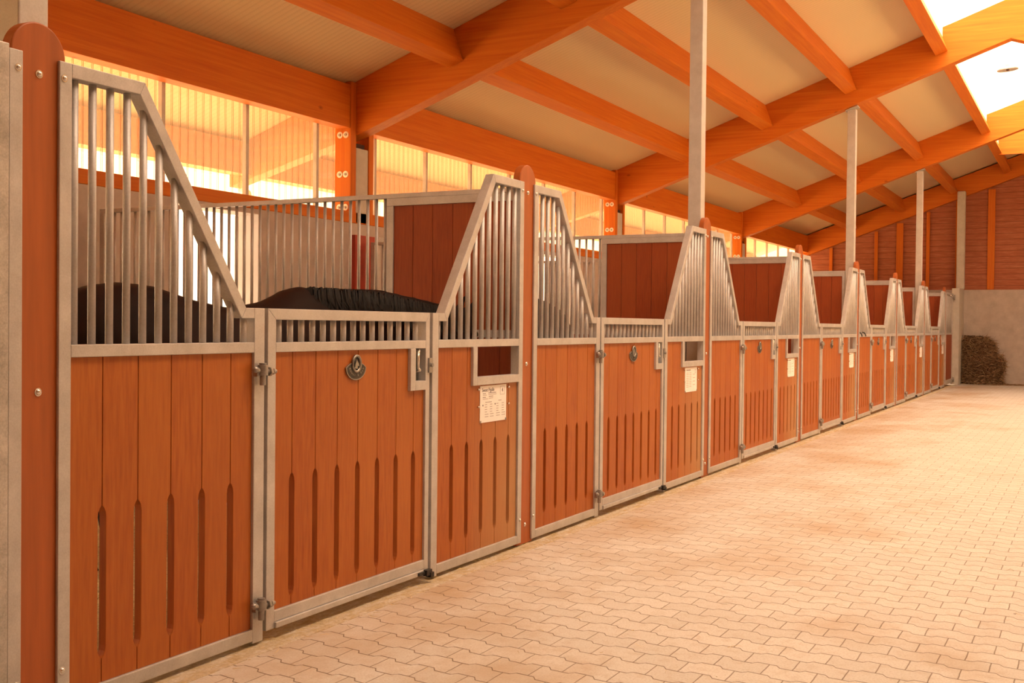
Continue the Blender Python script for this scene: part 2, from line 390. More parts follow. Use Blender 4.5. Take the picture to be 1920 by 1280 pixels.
# clerestory windows (clear ribbed sheets) west, one per bay; unseen east window added for light
k = 0
for side in (0, 1):
    for i, y0 in enumerate((-7, 0, 7, 14, 21)):
        if side and i > 0: continue
        k += 1; y1 = (y0+7 if y0 < 21 else YE) if not side else YE
        
        if side: y0, y1 = 7.0, 20.0
        w_ = bpy.data.objects.new('window_%d' % k, None); COL.objects.link(w_); struct(w_)
        fx = (lambda x: 2*XR-x) if side else (lambda x: x)
        b = MB(); xa, xb = sorted((fx(-3.855), fx(-3.84))); b.box(xa, xb, y0+.01, y1-.01, 1.02 if side else 2.43, 3.42); b.build('ribbed_sheet', 'poly', w_)
        off = .30 if y0 == 0 else .48
        for j_ in range(7):
            ys = y0+off+1.03*j_
            if ys > y1-.1 or side: break
            b = MB(); xa, xb = -3.84, -3.80
            b.box(xa, xb, ys-.02, ys+.02, 2.43, 3.40); b.build('glazing_bar', M['glu_z'] if False else 'galv_post', w_)
        b = MB(); xa, xb = sorted((fx(-3.86), fx(-3.652))); b.box(xa, xb, y0, y1, *((1.001, 1.08) if side else (2.316, 2.43))); b.build('sill_beam', 'glu_y', w_, bevel=.006)
# bright sandy yard outside
b = MB(); b.box(-60, -3.9, -40, 70, -.3, -.06); b.box(2*XR+3.9, 60, -40, 70, -.3, -.06); b.box(-3.9, 2*XR+3.9, YE+.2, 70, -.3, -.06); struct(b.build('ground', 'outside'))

# ------------------------------------------------------------------ roof timbers
rk = ['nearest glulam rafter, high above the first stalls and partly out of the picture',
      'deep orange glulam rafter behind the tall second steel column, nearest one crossing the picture',
      'orange glulam rafter carried by the third steel column, middle of the roof',
      'orange glulam rafter carried by the fourth steel column, next to the end wall']
HW = .09
for i, Y0 in enumerate((0, 7, 14, 21)):
    b = MB(); e = 5.3
    P = [(-e, zc(-e)), (XR, zc(XR)), (2*XR+e, zc(-e)), (2*XR+e, zc(-e)-.40), (2*XR+3.6, zc(-3.6)-.548), (XR, zc(XR)-.548), (-3.6, zc(-3.6)-.548), (-e, zc(-e)-.40)]
    b.prism(P, 'xz', Y0-HW, Y0+HW)
    tag(b.build('glulam_rafter', 'glu_x', bevel=.006), rk[i], 'rafter', 'glulam rafters')
b = MB(); e = 3.9
P = [(-e, zc(-e)-.03), (XR, zc(XR)-.03), (2*XR+e, zc(-e)-.03), (2*XR+e, zc(-e)-.55), (XR, zc(XR)-.53), (-e, zc(-e)-.55)]
b.prism(P, 'xz', YE-.20, YE-.012)
tag(b.build('glulam_rafter', 'glu_x', bevel=.006), 'last glulam rafter lying against the far board wall', 'rafter', 'glulam rafters')
pn = {0: 'lowest purlin, next to the eave beam', 1: 'second purlin up from the eave', 2: 'third purlin up from the eave', 3: 'top purlin along the skylight edge'}
bn = ['in the nearest roof bay', 'in the second roof bay', 'in the third roof bay', 'in the last roof bay']
ang = math.atan(SL)
for bi, (ya, yb) in enumerate(((0+HW, 7-HW), (7+HW, 14-HW), (14+HW, 21-HW), (21+HW, YE-.20))):
    for pi_, xc in enumerate((-2.60, -1.42, -.235, .965)):
        ww, dd = .165, .335
        b = MB()
        ux, uz = math.cos(ang), math.sin(ang); nx, nz = math.sin(ang), -math.cos(ang)
        c0 = (xc, zc(xc)+.0)
        pts = [(c0[0]+ux*sx*ww/2+nx*d, c0[1]+uz*sx*ww/2+nz*d) for sx, d in ((-1, 0), (1, 0), (1, dd), (-1, dd))]
        b.prism(pts, 'xz', ya+.001, yb-.001)
        tag(b.build('purlin', 'glu_y', bevel=.005), '%s, %s' % (pn[pi_], bn[bi]), 'purlin', 'roof purlins')
    b = MB(); b.box(-3.80, -3.65, ya+(.10 if bi == 0 else .13), yb-(.10 if bi < 3 else 0), 3.26, zc(-3.80)+.0)
    tag(b.build('eave_beam', 'glu_y', bevel=.005), 'orange eave beam above the clear ribbed window strip, %s' % bn[bi], 'beam', 'eave beams')
    b = MB(); b.box(-5.16, -5.0, ya, yb, 2.87, zc(-5.16))
    tag(b.build('outer_eave_beam', 'glu_y'), 'brown outer beam seen through the ribbed windows, %s' % bn[bi], 'beam', 'outer eave beams')
# gutter and downpipe
b = MB(); b.prism([(-5.87, 2.97), (-5.87, 3.09), (-5.855, 3.09), (-5.84, 2.985), (-5.74, 2.985), (-5.725, 3.09), (-5.71, 3.09), (-5.71, 2.97)], 'xz', YS, YE)
g = tag(b.build('roof_gutter', 'gutter'), 'pale gutter along the outer roof edge seen through the ribbed windows', 'gutter')
b = MB(); b.path([(-5.80, 7.6, 2.975), (-5.72, 7.5, 2.88), (-5.3, 7.2, 2.72), (-5.2, 7.1, 2.60), (-5.2, 7.1, -.06)], .045, 10); b.build('downpipe', 'gutter', g)

# columns in the west wall: concrete core between two timber cheeks
cn = ['left of the picture, beside the nearest stall', 'behind the nearest horse', 'in the middle distance', 'farthest, by the last partitions']
for i, Y0 in enumerate((0, 7, 14, 21)):
    c_ = thing('wall_column', 'concrete column with bolted orange timber cheeks, %s' % cn[i], 'column', (-3.75, Y0, 2.316), 'wall columns')
    L = lambda v: v
    b = MB(); b.box(-.14, .098, -.082, .131, .001, .764); b.build('concrete_core', 'concrete_post', c_, bevel=.01)
    b = MB(); b.box(-.12, .07, -.088, .10, .765, .812); b.build('bearing_pad', 'pad', c_)
    b = MB(); b.box(-.088, .105, -.186, -.0925, .0, 1.41); b.build('timber_cheek', 'glu_z', c_, bevel=.004)
    b = MB(); b.box(-.088, .105, .1325, .215, .0, .95); b.build('timber_cheek', 'glu_z', c_, bevel=.004)
    for zz in (.88, .485, .155):
        for xx in (-.028, .045):
            b = MB(); b.tube((xx, -.186, zz), (xx, -.190, zz), .033, 20); b.build('washer', 'washer', c_)
            b = MB(); b.tube((xx, -.190, zz), (xx, -.200, zz), .014, 6); b.build('bolt', 'hinge', c_)

# end wall studs
sx = [(-3.13, -3.05), (-2.01, -1.93), (-1.48, -1.32), (-.77, -.69), (.64, .80), (1.9, 2.0)]
sn = ['leftmost, by the corner', 'second from the left', 'thick, third from the left', 'fourth from the left', 'alone to the right of the grey column', 'just outside the right picture edge']
for (a, c), n_ in zip(sx, sn):
    b = MB(); zt = min(zc(a), zc(c))-.56; b.box(a, c, YE-.07, YE-.005, 2.28, zt)
    tag(b.build('wall_stud', 'glu_z', bevel=.004), 'upright orange stud on the far board wall, %s' % n_, 'stud', 'end wall studs')
b = MB(); b.box(-.085, -.045, YE-.10, YE-.005, 2.28, zc(-.08)-.56)
tag(b.build('wall_stud', 'glu_z'), 'narrow orange stud tight against the grey column on the far wall', 'stud', 'end wall studs')
b = MB(); b.box(-.03, .155, YE-.40, YE-.21, 2.281, 4.66)
tag(b.build('end_column', 'concrete_post', bevel=.03), 'pale grey column standing on the concrete pillar at the end wall', 'column')
b = MB(); b.box(-.04, .135, 26.02, YE-.15, 0, 2.28)
tag(b.build('concrete_pillar', 'concrete_post', bevel=.012), 'low concrete pillar beside the hay heap closing the stall row', 'pillar')

# steel columns of the stall front
ordn = ['nearest, at the left picture edge', 'second, tallest in the picture', 'third, in the middle distance', 'fourth and farthest']
for i, Y0 in enumerate((0, 7, 14, 21)):
    c_ = thing('steel_column', 'square galvanised steel column rising to the rafter, %s' % ordn[i], 'column', (-.125, Y0+.055, 0), 'steel columns')
    zt = zc(-.125)-.548
    b = MB(); b.box(-.058, .058, -.055, .06, 0, zt-.03); b.build('shaft', 'galv_post', c_, bevel=.006)
    b = MB(); b.prism([(-.085, zt-.056), (.085, zt-.056+.17*SL), (.085, zt-.042+.17*SL), (-.085, zt-.042)], 'xz', -.085, .085); b.build('head_plate', 'galv_post', c_)

# ------------------------------------------------------------------ stall front (prototypes at Y=0)
ORD = ['nearest', 'second', 'third', 'fourth', 'fifth', 'sixth', 'seventh']
SLOT_Z0, SLOT_Z1, SLW = .155, .665, .0165
def infill(name, mat, parent, y0, y1, z0, z1, joints, slots=True, cut=None):
    b = MB(); ed = [y0]+joints+[y1]; g = .0016
    for i in range(len(ed)-1):
        a, c = ed[i]+(g if i else 0), ed[i+1]-(g if i < len(ed)-2 else 0)
        ls = slots and i > 0; rs = slots and i < len(ed)-2
        def slot(side, yy):
            s_ = 1 if side == 'l' else -1
            return [(yy, SLOT_Z0-.008), (yy+s_*SLW*.45, SLOT_Z0), (yy+s_*SLW*.85, SLOT_Z0+.014), (yy+s_*SLW, SLOT_Z0+.032), (yy+s_*SLW, SLOT_Z1-.032), (yy+s_*SLW*.85, SLOT_Z1-.014), (yy+s_*SLW*.45, SLOT_Z1), (yy, SLOT_Z1+.008)]
        left = [(a, z0)] + (slot('l', a) if ls else [])
        right = [(c, z0)] + (slot('r', c) if rs else [])
        top = z1
        if cut and a < cut[1]-.001 and c > cut[0]+.001:
            if a < cut[0]: tp = [(c, cut[2]), (cut[0], cut[2]), (cut[0], z1), (a, z1)]
            elif c > cut[1]: tp = [(c, z1), (cut[1], z1), (cut[1], cut[2]), (a, cut[2])]
            else: tp = [(c, cut[2]), (a, cut[2])]
        else: tp = [(c, z1), (a, z1)]
        pts = right + tp + left[::-1]
        b.cur = random.random()
        b.prism(pts, 'yz', -.045, -.012)
        if rs:
            b.cur = .1; zt = z1-.002
            if cut and cut[0] <= c <= cut[1]: zt = cut[2]-.002
            for za, zb in ((z0+.002, SLOT_Z0-.022), (SLOT_Z1+.022, zt)): b.box(-.034, -.020, c-.002, c+2*g+.002, za, zb)
    return b.build(name, mat, parent, bevel=.0018)
def bars(parent, ys, zlo, zhi, r=.0135, x=-.028, along='y'):
    for y_ in ys:
        h_ = zhi(y_) if callable(zhi) else zhi
        if h_-zlo < .03: continue
        b = MB()
        b.tube((x, y_, zlo) if along == 'y' else (y_, x, zlo), (x, y_, h_) if along == 'y' else (y_, x, h_), r, 12)
        b.build('bar', 'galv_bar', parent)
def bolt(parent, y_, z_, x=0.0, r=.009):
    b = MB(); b.tube((x, y_, z_), (x+.002, y_, z_), r*1.35, 14); b.ball((x+.002, y_, z_), r, 6, 12, (.7, 1, 1)); b.build('bolt', 'screw', parent)
D = -.055
ZT, ZD, ZM0, ZM1, ZB0, ZB1 = 2.151, 1.364, 1.184, 1.226, .018, .066
def side_panel(left):
    name = 'stall_side_panel'
    root = thing(name, '', 'stall panel', (0, 0, 0), 'left-hand fixed panels' if left else 'right-hand fixed panels')
    # local y grows away from the camera; right panel is the mirror image about its own centre
    if left: y0, y1, ya, yc, yp = .104, 1.131, .475, 1.018, 1.068
    else: y0, y1, ya, yc, yp = 3.4625, 2.440, 3.084, 2.558, 2.500
    s_ = 1 if left else -1
    def o(v0, v1): return (min(v0, v1), max(v0, v1))
    b = MB()
    b.box(-.012, 0, *o(y0, y0+s_*.05), ZB0, ZT)                    # lapped stile
    b.box(D, -.012, *o(y0+s_*.038, y0+s_*.05), ZB0, ZT)
    b.box(D, 0, *o(yp, y1), .008, ZD)                              # hinge or latch post
    b.box(D, 0, *o(y0+s_*.05, yp), ZM0, ZM1); b.box(D, 0, *o(y0+s_*.05, yp), ZB0, ZB1)
    # top rail + slope + short shoulder as one bent outline
    n_ = Vector((yc-ya, ZD-ZT)); n_.normalize(); w_ = .045
    nx, nz = (-n_[1]*s_, n_[0]*s_)
    if nz > 0: nx, nz = -nx, -nz
    # inner corners
    def inter(p, d, z): t_ = (z-p[1])/d[1]; return (p[0]+d[0]*t_, z)
    pin = (ya+nx*w_, ZT+nz*w_)
    ia = inter(pin, n_, ZT-.046); ib = inter(pin, n_, ZD-.042)
    b.prism([(y0+s_*.05, ZT), (ya, ZT), ia, (y0+s_*.05, ZT-.046)], 'yz', D, 0)
    b.prism([(ya, ZT), (yc, ZD), ib, ia], 'yz', D, 0)
    b.prism([(yc, ZD), (yp, ZD), (yp, ZD-.042), ib], 'yz', D, 0)
    b.build('frame', 'galv', root, bevel=.0025)
    def top(y_):
        if (y_-ia[0])*s_ < 0: return ZT-.04
        if (y_-ib[0])*s_ > 0: return ZD-.036
        t_ = (y_-ia[0])/(ib[0]-ia[0]); return ia[1]+(ib[1]-ia[1])*t_+.012
    if left:
        bars(root, [.187+.0768*i for i in range(12)], ZM1-.002, top)
        infill('wood_infill', 'plank', root, y0+.05, yp, ZB1, ZM0, [.299, .461, .622, .784, .943])
    else:
        bars(root, [2.536+.0777*i for i in range(12)], ZM1-.002, top)
        infill('wood_infill', 'plank_worn', root, yp, y0-.05, ZB1, ZM0, [2.659, 2.821, 2.985, 3.148, 3.308], cut=(2.862, 3.5, .975))
        b = MB(); b.box(D, .004, 2.862, 2.909, .973, ZM0); b.box(D, .004, 2.909, 3.4125, .973, 1.018); b.build('hatch_frame', 'galv', root, bevel=.0025)
    bolt(root, y0+s_*.018, ZT-.055); bolt(root, y0+s_*.018, .155)
    return root

def text_mesh(txt, size, name):
    cu = bpy.data.curves.new(name, 'FONT'); cu.body = txt; cu.size = size; cu.extrude = .0006; cu.align_x = 'CENTER'; cu.align_y = 'CENTER'
    ob = bpy.data.objects.new(name, cu); COL.objects.link(ob)
    dg = bpy.context.evaluated_depsgraph_get(); dg.update()
    me = bpy.data.meshes.new_from_object(ob.evaluated_get(dg)); bpy.data.objects.remove(ob); return me
def add_text(b, txt, size, fn):
    me = text_mesh(txt, size, 'lettering'); k = len(b.v)
    for v in me.vertices: b.v.append(fn(v.co))
    for p in me.polygons: b.face([k+i for i in p.vertices])
    bpy.data.meshes.remove(me)

def stall_door():
    root = thing('stall_gate', '', 'stall door', (0, 0, 0), 'stall doors')
    y0, y1 = 1.151, 2.4135
    b = MB(); z0 = .040
    b.prism([(y0, z0), (y0+.052, z0), (y0+.052, ZD-.046), (y0, ZD)], 'yz', D, 0); b.prism([(y1-.038, z0), (y1, z0), (y1, ZD), (y1-.038, ZD-.046)], 'yz', D, 0)
    b.prism([(y0, ZD), (y1, ZD), (y1-.038, ZD-.046), (y0+.052, ZD-.046)], 'yz', D, 0); b.box(D, 0, y0+.052, y1-.038, ZM0, ZM1-.002)
    b.box(D, 0, y0+.052, y1-.038, .067, .113)
    b.box(D+.01, .011, y0+.052, y1-.038, z0+.002, .066)
    b.build('frame', 'galv', root, bevel=.0025)
    bars(root, [1.251+.0762*i for i in range(15)], ZM1-.004, ZD-.044)
    infill('wood_infill', 'plank', root, y0+.052, y1-.038, .113, ZM0, [1.326, 1.487, 1.647, 1.805, 1.965, 2.125, 2.282], cut=(2.229, 2.5, .975))
    b = MB(); b.box(D, .005, 2.229, 2.276, .975, ZM0); b.box(D, .005, 2.276, y1-.038, .975, 1.021); b.build('handle_surround', 'galv', root, bevel=.0025)
    b = MB(); b.box(-.05, -.044, 2.276, y1-.038, 1.021, ZM0); b.build('handle_plate', 'plate_dark', root)
    b = MB(); b.path([(-.044, 2.335, 1.168), (-.008, 2.322, 1.172), (.0, 2.304, 1.16), (-.004, 2.310, 1.085), (.0, 2.318, 1.075), (-.044, 2.345, 1.068)], .0075, 8); b.build('pull_handle', 'handle', root)
    # hinges
    for zz in (1.105, .155):
        b = MB(); x = .022
        b.tube((x, 1.094, zz-.052), (x, 1.094, zz+.018), .0125, 14); b.tube((x, 1.094, zz-.012), (x, 1.094, zz+.030), .021, 16)
        b.tube((x, 1.094, zz+.030), (x, 1.094, zz+.038), .015, 12)
        b.tube((x, 1.068, zz+.008), (x, 1.05, zz+.012), .011, 10); b.ball((x, 1.048, zz+.012), .013, 8, 10)
        b.box(0, x, 1.060, 1.090, zz-.016, zz+.022)
        b.tube((x, 1.094, zz+.004), (x, 1.168, zz+.002), .009, 10); b.tube((x, 1.128, zz+.003), (x, 1.142, zz+.003), .020, 6)
        b.tube((x, 1.150, zz+.003), (x, 1.160, zz+.003), .015, 6); b.ball((x, 1.170, zz+.002), .0095, 8, 10)
        b.box(0, x, 1.118, 1.150, zz-.012, zz+.018)
        b.build('hinge', 'hinge', root, bevel=.001)
    b = MB(); b.box(0, .006, 2.400, 2.4135+.032, .995, 1.075) if False else b.box(.0005, .008, 2.398, 2.434, 1.06, 1.135); b.tube((.008, 2.412, 1.10), (.022, 2.412, 1.10), .010, 10)
    b.build('latch', 'hinge', root, bevel=.001)
    b = MB(); b.box(.006, .020, 2.30, 2.375, .044, .060); b.box(.006, .032, 2.355, 2.405, .036, .066); b.box(.006, .036, 2.385, 2.418, .024, .050)
    b.build('foot_bolt', 'rubber', root, bevel=.002)
    # maker's badge: shield with an oval horse-head medallion
    cy_, cz_ = 1.779, 1.100
    b = MB(); fan = []
    out = []
    for i in range(13):
        a = math.radians(180+i*180/12); out.append((.079*math.cos(a), .006+.058*math.sin(a)))
    out += [(.062, .018), (.038, .027), (-.038, .027), (-.062, .018)]
    b.prism([(cy_+p[0], cz_-.002+p[1]) for p in out], 'yz', -.012, -.004); bd = b.build('badge', 'badge', root, bevel=.001)
    b = MB(); b.prism([(cy_+p[0]*.92, cz_-.002+p[1]*.90) for p in out], 'yz', -.004, -.0032); b.build('badge_field', 'badge_dark', bd)
    b = MB(); n = 28
    def ell(ry, rz, x_): return [(x_, cy_+ry*math.cos(2*PI*i/n), cz_+.022+rz*math.sin(2*PI*i/n)) for i in range(n)]
    b.rings([ell(.036, .041, -.006), ell(.037, .042, .001), ell(.032, .037, .004), ell(.026, .031, .001), ell(.025, .030, -.002)], True, False); b.build('badge_rim', 'badge', bd)
    b = MB(); b.rings([ell(.026, .031, -.004), ell(.026, .031, -.0025)]); b.build('badge_medallion', 'badge_dark', bd)
    b = MB()   # horse head relief
    hh = [(-.016, -.022), (-.014, -.004), (-.006, .012), (-.002, .022), (.002, .013), (.010, .004), (.017, -.008), (.012, -.014), (.005, -.009), (.004, -.016), (.008, -.024)]
    b.prism([(cy_+p[0], cz_+.022+p[1]) for p in hh], 'yz', -.003, .001); b.build('badge_horse_head', 'badge', bd, bevel=.001)
    b = MB(); word = 'R\u00f6wer & R\u00fcb'; R_ = .050
    for i, ch in enumerate(word):
        if ch == ' ': continue
        a = math.radians(-90 + (i-(len(word)-1)/2)*13.5)
        def fn(co, a=a):
            ca, sa = math.cos(a+PI/2), math.sin(a+PI/2)
            return (-.0030+co.z, cy_ + 1.12*R_*math.cos(a) + co.x*ca - co.y*sa, cz_+.018 + R_*math.sin(a) + co.x*sa + co.y*ca)
        add_text(b, ch, .0165, fn)
    b.build('badge_lettering', 'badge', bd)
    return root

pl = side_panel(True); pr = side_panel(False); dr = stall_door()
for o_ in (pl, pr, dr): index_kids(o_)
lab_l = ['black horse rump behind it', 'rugged horse behind it', 'third from the left', 'fourth from the left', 'fifth from the left, with dark hooks', 'sixth from the left', 'last one before the end wall']
def LP(k): return 'barred plank panel left of the %s stall door, %s' % (ORD[k], lab_l[k])
def RP(k): return 'galvanised bar-topped plank panel with feed hatch, right of the %s stall door' % ORD[k]
def DL(k): return 'low orange plank stall door with small round badge, %s from the camera' % (ORD[k] if k else 'nearest, first')
S = 3.5
pl['label'] = LP(0); pr['label'] = RP(0); dr['label'] = DL(0)
for k in range(1, 7):
    dup(pl, (0, k*S, 0), LP(k)); dup(pr, (0, k*S, 0), RP(k)); dup(dr, (0, k*S, 0), DL(k))

# posts between the stalls: round-topped boards
def post():
    root = thing('round_topped_post', '', 'post', (0, .033, 0), 'round-topped posts'); R_ = .105; zt = 2.258
    pts = [(-R_, 0), (R_, 0)] + [(R_*math.cos(PI*i/20), zt-R_+R_*math.sin(PI*i/20)) for i in range(21)]
    b = MB(); b.prism(pts, 'yz', -.060, -.0125); b.build('board', 'post_wood', root, bevel=.005)
    for zz in (zt-.165, 1.075, .115): bolt(root, 0.0, zz, -.0125, .010)
    return root
po = post(); index_kids(po)
po['label'] = 'orange round-topped post board at the left picture edge, nearest of the row'
pln = ['', 'between the nearest and second stalls', 'between the second and third stalls, before the tall steel column', 'between the third and fourth stalls', 'between the fourth and fifth stalls', 'between the fifth and sixth stalls', 'between the sixth and seventh stalls', 'after the seventh stall, farthest of the row']
for k in range(1, 8): dup(po, (0, .033+k*S, 0), 'orange round-topped post board %s' % pln[k])

# partitions
def partition(XF):
    root = thing('stall_partition', '', 'partition', (0, .033, 0), 'stall partitions'); T = .022
    b = MB()
    b.box(-3.53, XF, -T, T, 2.100, 2.128); b.box(-1.0, XF, -T-.004, T+.004, 2.050, 2.099)
    b.box(-3.53, -3.485, -T, T, .01, 2.10); b.box(-1.0, -.95, -T-.004, T+.004, 1.275, 2.05); b.box(XF-.038, XF, -T-.004, T+.004, .01, 2.05)
    b.box(-3.485, XF-.038, -T-.002, T+.002, 1.228, 1.275); b.box(-3.485, XF-.038, -T, T, .01, .06)
    b.build('frame', 'galv', root, bevel=.002)
    b = MB()
    def planks(x0, x1, z0, z1, w_):
        x = x0
        while x < x1-.005:
            e = min(x+w_, x1); b.cur = random.random(); b.box(x+.0015, e-.0015, -.018, .018, z0, z1)
            x = e
        b.cur = .0; b.box(x0, x1, -.006, .006, z0+.002, z1-.002)
    planks(-.95, XF-.038, 1.275, 2.05, .1435); b.build('upper_boarding', 'part_wood', root, bevel=.0015)
    b = MB(); planks(-3.485, XF-.038, .06, 1.228, .1435); b.build('lower_boarding', 'part_wood', root, bevel=.0015)
    x = -1.026
    n = 0
    while x > -3.46:
        b = MB(); b.tube((x, 0, 1.274), (x, 0, 2.101), .0105, 10); b.build('bar', 'galv_bar', root); x -= .0678
    return root
pt = partition(-.066); index_kids(pt)
ptn = ['behind the left edge post', 'behind the black horse, nearest barred partition', 'at the far side of the second stall', 'at the far side of the third stall', 'at the far side of the fourth stall', 'at the far side of the fifth stall', 'at the far side of the sixth stall', 'at the far side of the seventh stall']
pt.location = (0, S+.033, 0); pt['label'] = 'barred steel partition with dark red boarding %s' % ptn[1]
pe = partition(-.19); index_kids(pe); pe.location = (0, 2*S+.033, 0); pe['label'] = 'barred steel partition with dark red boarding %s' % ptn[2]
for k in range(3, 8): dup(pt if k % 2 else pe, (0, .033+k*S, 0), 'barred steel partition with dark red boarding %s' % ptn[k])

# notices under the feed hatches
def notice(k, style):
    root = thing('notice_sheet', '', 'notice', (0, k*S, 0), 'stall notices')
    y0, y1, z0, z1 = 2.962, 3.272, .762, .966
    tl = 0.004
    b = MB(); b.box(-.011, -.0085, y0, y1, z0, z1); b.build('paper', 'paper', root)
    def ln(b, ya, yb, zz, h_): b.box(-.0085, -.0080, y0+ya, y0+yb, z1-zz-h_/2, z1-zz+h_/2)
    if style == 0:
        b = MB(); add_text(b, 'Sweet Pigalle', .030, lambda co: (-.0084+co.z, y0+.092+co.x*.92, z1-.024+co.y))
        add_text(b, '4', .034, lambda co: (-.0084+co.z, y0+.262+co.x, z1-.032+co.y)); b.build('lettering', 'ink', root)
        b = MB()
        for a in (.236, .288): b.box(-.0085, -.008, y0+a-.001, y0+a+.001, z1-.056, z1-.010)
        for zz in (.010, .056): b.box(-.0085, -.008, y0+.236, y0+.288, z1-zz-.001, z1-zz+.001)
        ln(b, .03, .065, .043, .005); ln(b, .095, .185, .041, .005); ln(b, .03, .075, .052, .003); ln(b, .095, .19, .050, .003)
        ln(b, .03, .065, .064, .005); ln(b, .10, .15, .061, .005); ln(b, .03, .09, .073, .003); ln(b, .10, .15, .071, .003)
        ln(b, .06, .135, .092, .004); ln(b, .215, .25, .088, .004)
        for r_ in range(6):
            for c_ in (.055, .115, .19, .255): ln(b, c_, c_+(.025 if r_ < 4 else .042), .105+r_*.0135, .0035)
        b.build('fine_print', 'ink_grey', root)
        b = MB(); b.tube((-.0085, y0+.032, z1-.108), (-.0078, y0+.032, z1-.108), .005, 8); b.tube((-.0085, y0+.175, z1-.106), (-.0078, y0+.175, z1-.106), .005, 8); b.build('marks', 'ink', root)
    else:
        b = MB(); ln(b, .03, .14, .022, .011)
        for zz in (.020, .034, .048): ln(b, .25, .275, zz, .006)
        b.build('heading', 'ink_grey', root)
        b = MB()
        for r_ in range(9):
            ln(b, .03, .09, .045+r_*.0145, .004); ln(b, .11, .16, .045+r_*.0145, .004)
            if r_ % 2: ln(b, .2, .26, .045+r_*.0145, .004)
        b.build('fine_print', 'ink_red', root)
    for yy in (y0-.026, y1+.022):
        for zz in (.948, .853):
            b = MB(); b.tube((-.012, yy, zz), (-.004, yy, zz), .004, 8); b.ball((-.003, yy, zz), .0062, 6, 10); b.build('pin', 'screw', root)
    for yy in (y0+.006, y1-.006):
        b = MB(); b.box(-.0085, -.006, yy-.006, yy+.006, z0, z0+.012); b.build('clip', 'hinge', root)
    return root
nl = ['headed notice sheet with a boxed 4, under the nearest feed hatch', 'white notice with pale red print under the second feed hatch', 'white notice sheet under the third feed hatch', 'white notice sheet under the fourth feed hatch', 'white notice sheet under the fifth feed hatch', 'white notice sheet under the sixth feed hatch', 'white notice sheet on the seventh stall near the end wall']
for k in range(7): notice(k, 0 if k == 0 else 1)['label'] = nl[k]

# galvanised sheet panel at the left edge (end of the stall before)
root = thing('sheet_metal_panel', 'tall smooth galvanised sheet panel cut by the left picture edge', 'stall panel', (0, 0, 0))
b = MB(); b.box(-.012, 0, -.0875, -.0375, .018, ZT); b.box(D, -.012, -.0875, -.075, .018, ZT); b.build('frame', 'galv', root, bevel=.0025)
b = MB(); b.box(-.05, .004, -1.10, -.0905, .018, ZT+.012); b.build('sheet', 'sheet', root, bevel=.003)
bolt(root, -.0555, ZT-.055); bolt(root, -.0555, .155)

# gate between the seventh stall and the pillar
root = thing('end_gate', 'narrow closely barred gate with dark planks between the last post and concrete pillar', 'gate', (0, 24.64, 0))
b = MB(); b.box(D, 0, 0, .05, .05, 2.15); b.box(D, 0, 1.28, 1.33, .05, 2.15); b.box(D, 0, .05, 1.28, 2.10, 2.15); b.box(D, 0, .05, 1.28, ZM0, ZM1); b.box(D, 0, .05, 1.28, .05, .15); b.build('frame', 'galv', root, bevel=.002)
bars(root, [.10+.06*i for i in range(20)], ZM1-.002, 2.105)
infill('wood_infill', 'part_wood', root, .05, 1.28, .15, ZM0, [.2, .36, .52, .68, .84, 1.0, 1.15], False)
for zz in (2.06, .12):
    b = MB(); b.box(0, .02, 1.26, 1.36, zz-.02, zz+.02); b.tube((.03, 1.345, zz-.06), (.03, 1.345, zz+.06), .018, 10); b.build('hinge', 'hinge', root)
b = MB(); b.ball((.03, .55, 2.08), .022, 6, 8); b.ball((.03, .80, 2.07), .022, 6, 8); b.build('latch_knob', 'screw', root)

# two dark hooks over the mid rail of the fifth left panel
for i, yy in enumerate((14.18, 14.48)):
    b = MB(); b.path([(-.02, yy, ZM1+.024), (.006, yy, ZM1+.018), (.022, yy, ZM1-.004), (.030, yy, ZM1-.034)], .0085, 8)
    tag(b.build('halter_hook', 'rubber'), 'small dark hook over the rail of the fifth left panel, %s one' % ('left' if i == 0 else 'right'), 'hook', 'halter hooks')

# paddock door leaves seen over the partition
b = MB(); y = 6.72
dl = thing('sliding_door_leaf', 'dark red board door leaf slid against the far wall behind the nearest partition', 'door leaf', (-3.62, 6.84, 0))
b = MB(); b.box(-.025, .02, 0, .35, .02, 2.195); b.build('leaf', 'red_leaf', dl, bevel=.003)
b = MB(); b.box(-.025, .02, .41, .64, 2.15, 2.20); b.box(-.01, .01, .41, .46, .02, 2.15); b.build('edge_frame', 'galv', dl)
b = MB(); b.box(-3.95, -3.915, 5.452, 5.66, 0, 2.27)
tag(b.build('paddock_door_edge', 'white_trim'), 'cream edge of an open paddock door behind the nearest partition bars', 'door leaf')

# lamp below the skylight
lm = thing('hanging_lamp', 'shallow disc lamp hanging in front of the bright skylight', 'lamp', (1.905, 13.95, 4.78))
b = MB(); n = 28
def ring(r_, z_): return [(r_*math.cos(2*PI*i/n), r_*math.sin(2*PI*i/n), z_) for i in range(n)]
b.rings([ring(.132, -.012), ring(.135, .0), ring(.10, .022), ring(.04, .04), ring(.03, .06), ring(.001, .062)], True, False)
b.rings([ring(.132, -.012), ring(.09, -.004), ring(.001, .0)], True, False); sh = b.build('lamp_shade', 'lamp', lm)
b = MB(); b.ball((0, 0, -.004), .022, 8, 12); b.build('bulb_socket', 'lamp_core', lm)
b = MB(); b.path([(-.025, 0, .055), (-.018, 0, .085), (0, 0, .095), (.018, 0, .085), (.025, 0, .055)], .003, 6); b.tube((0, 0, .095), (.035, .05, zc(1.94)-.548-4.782), .0012, 6); b.build('hanging_wire', 'screw', lm)
lm.rotation_euler = (.05, -.08, 0)

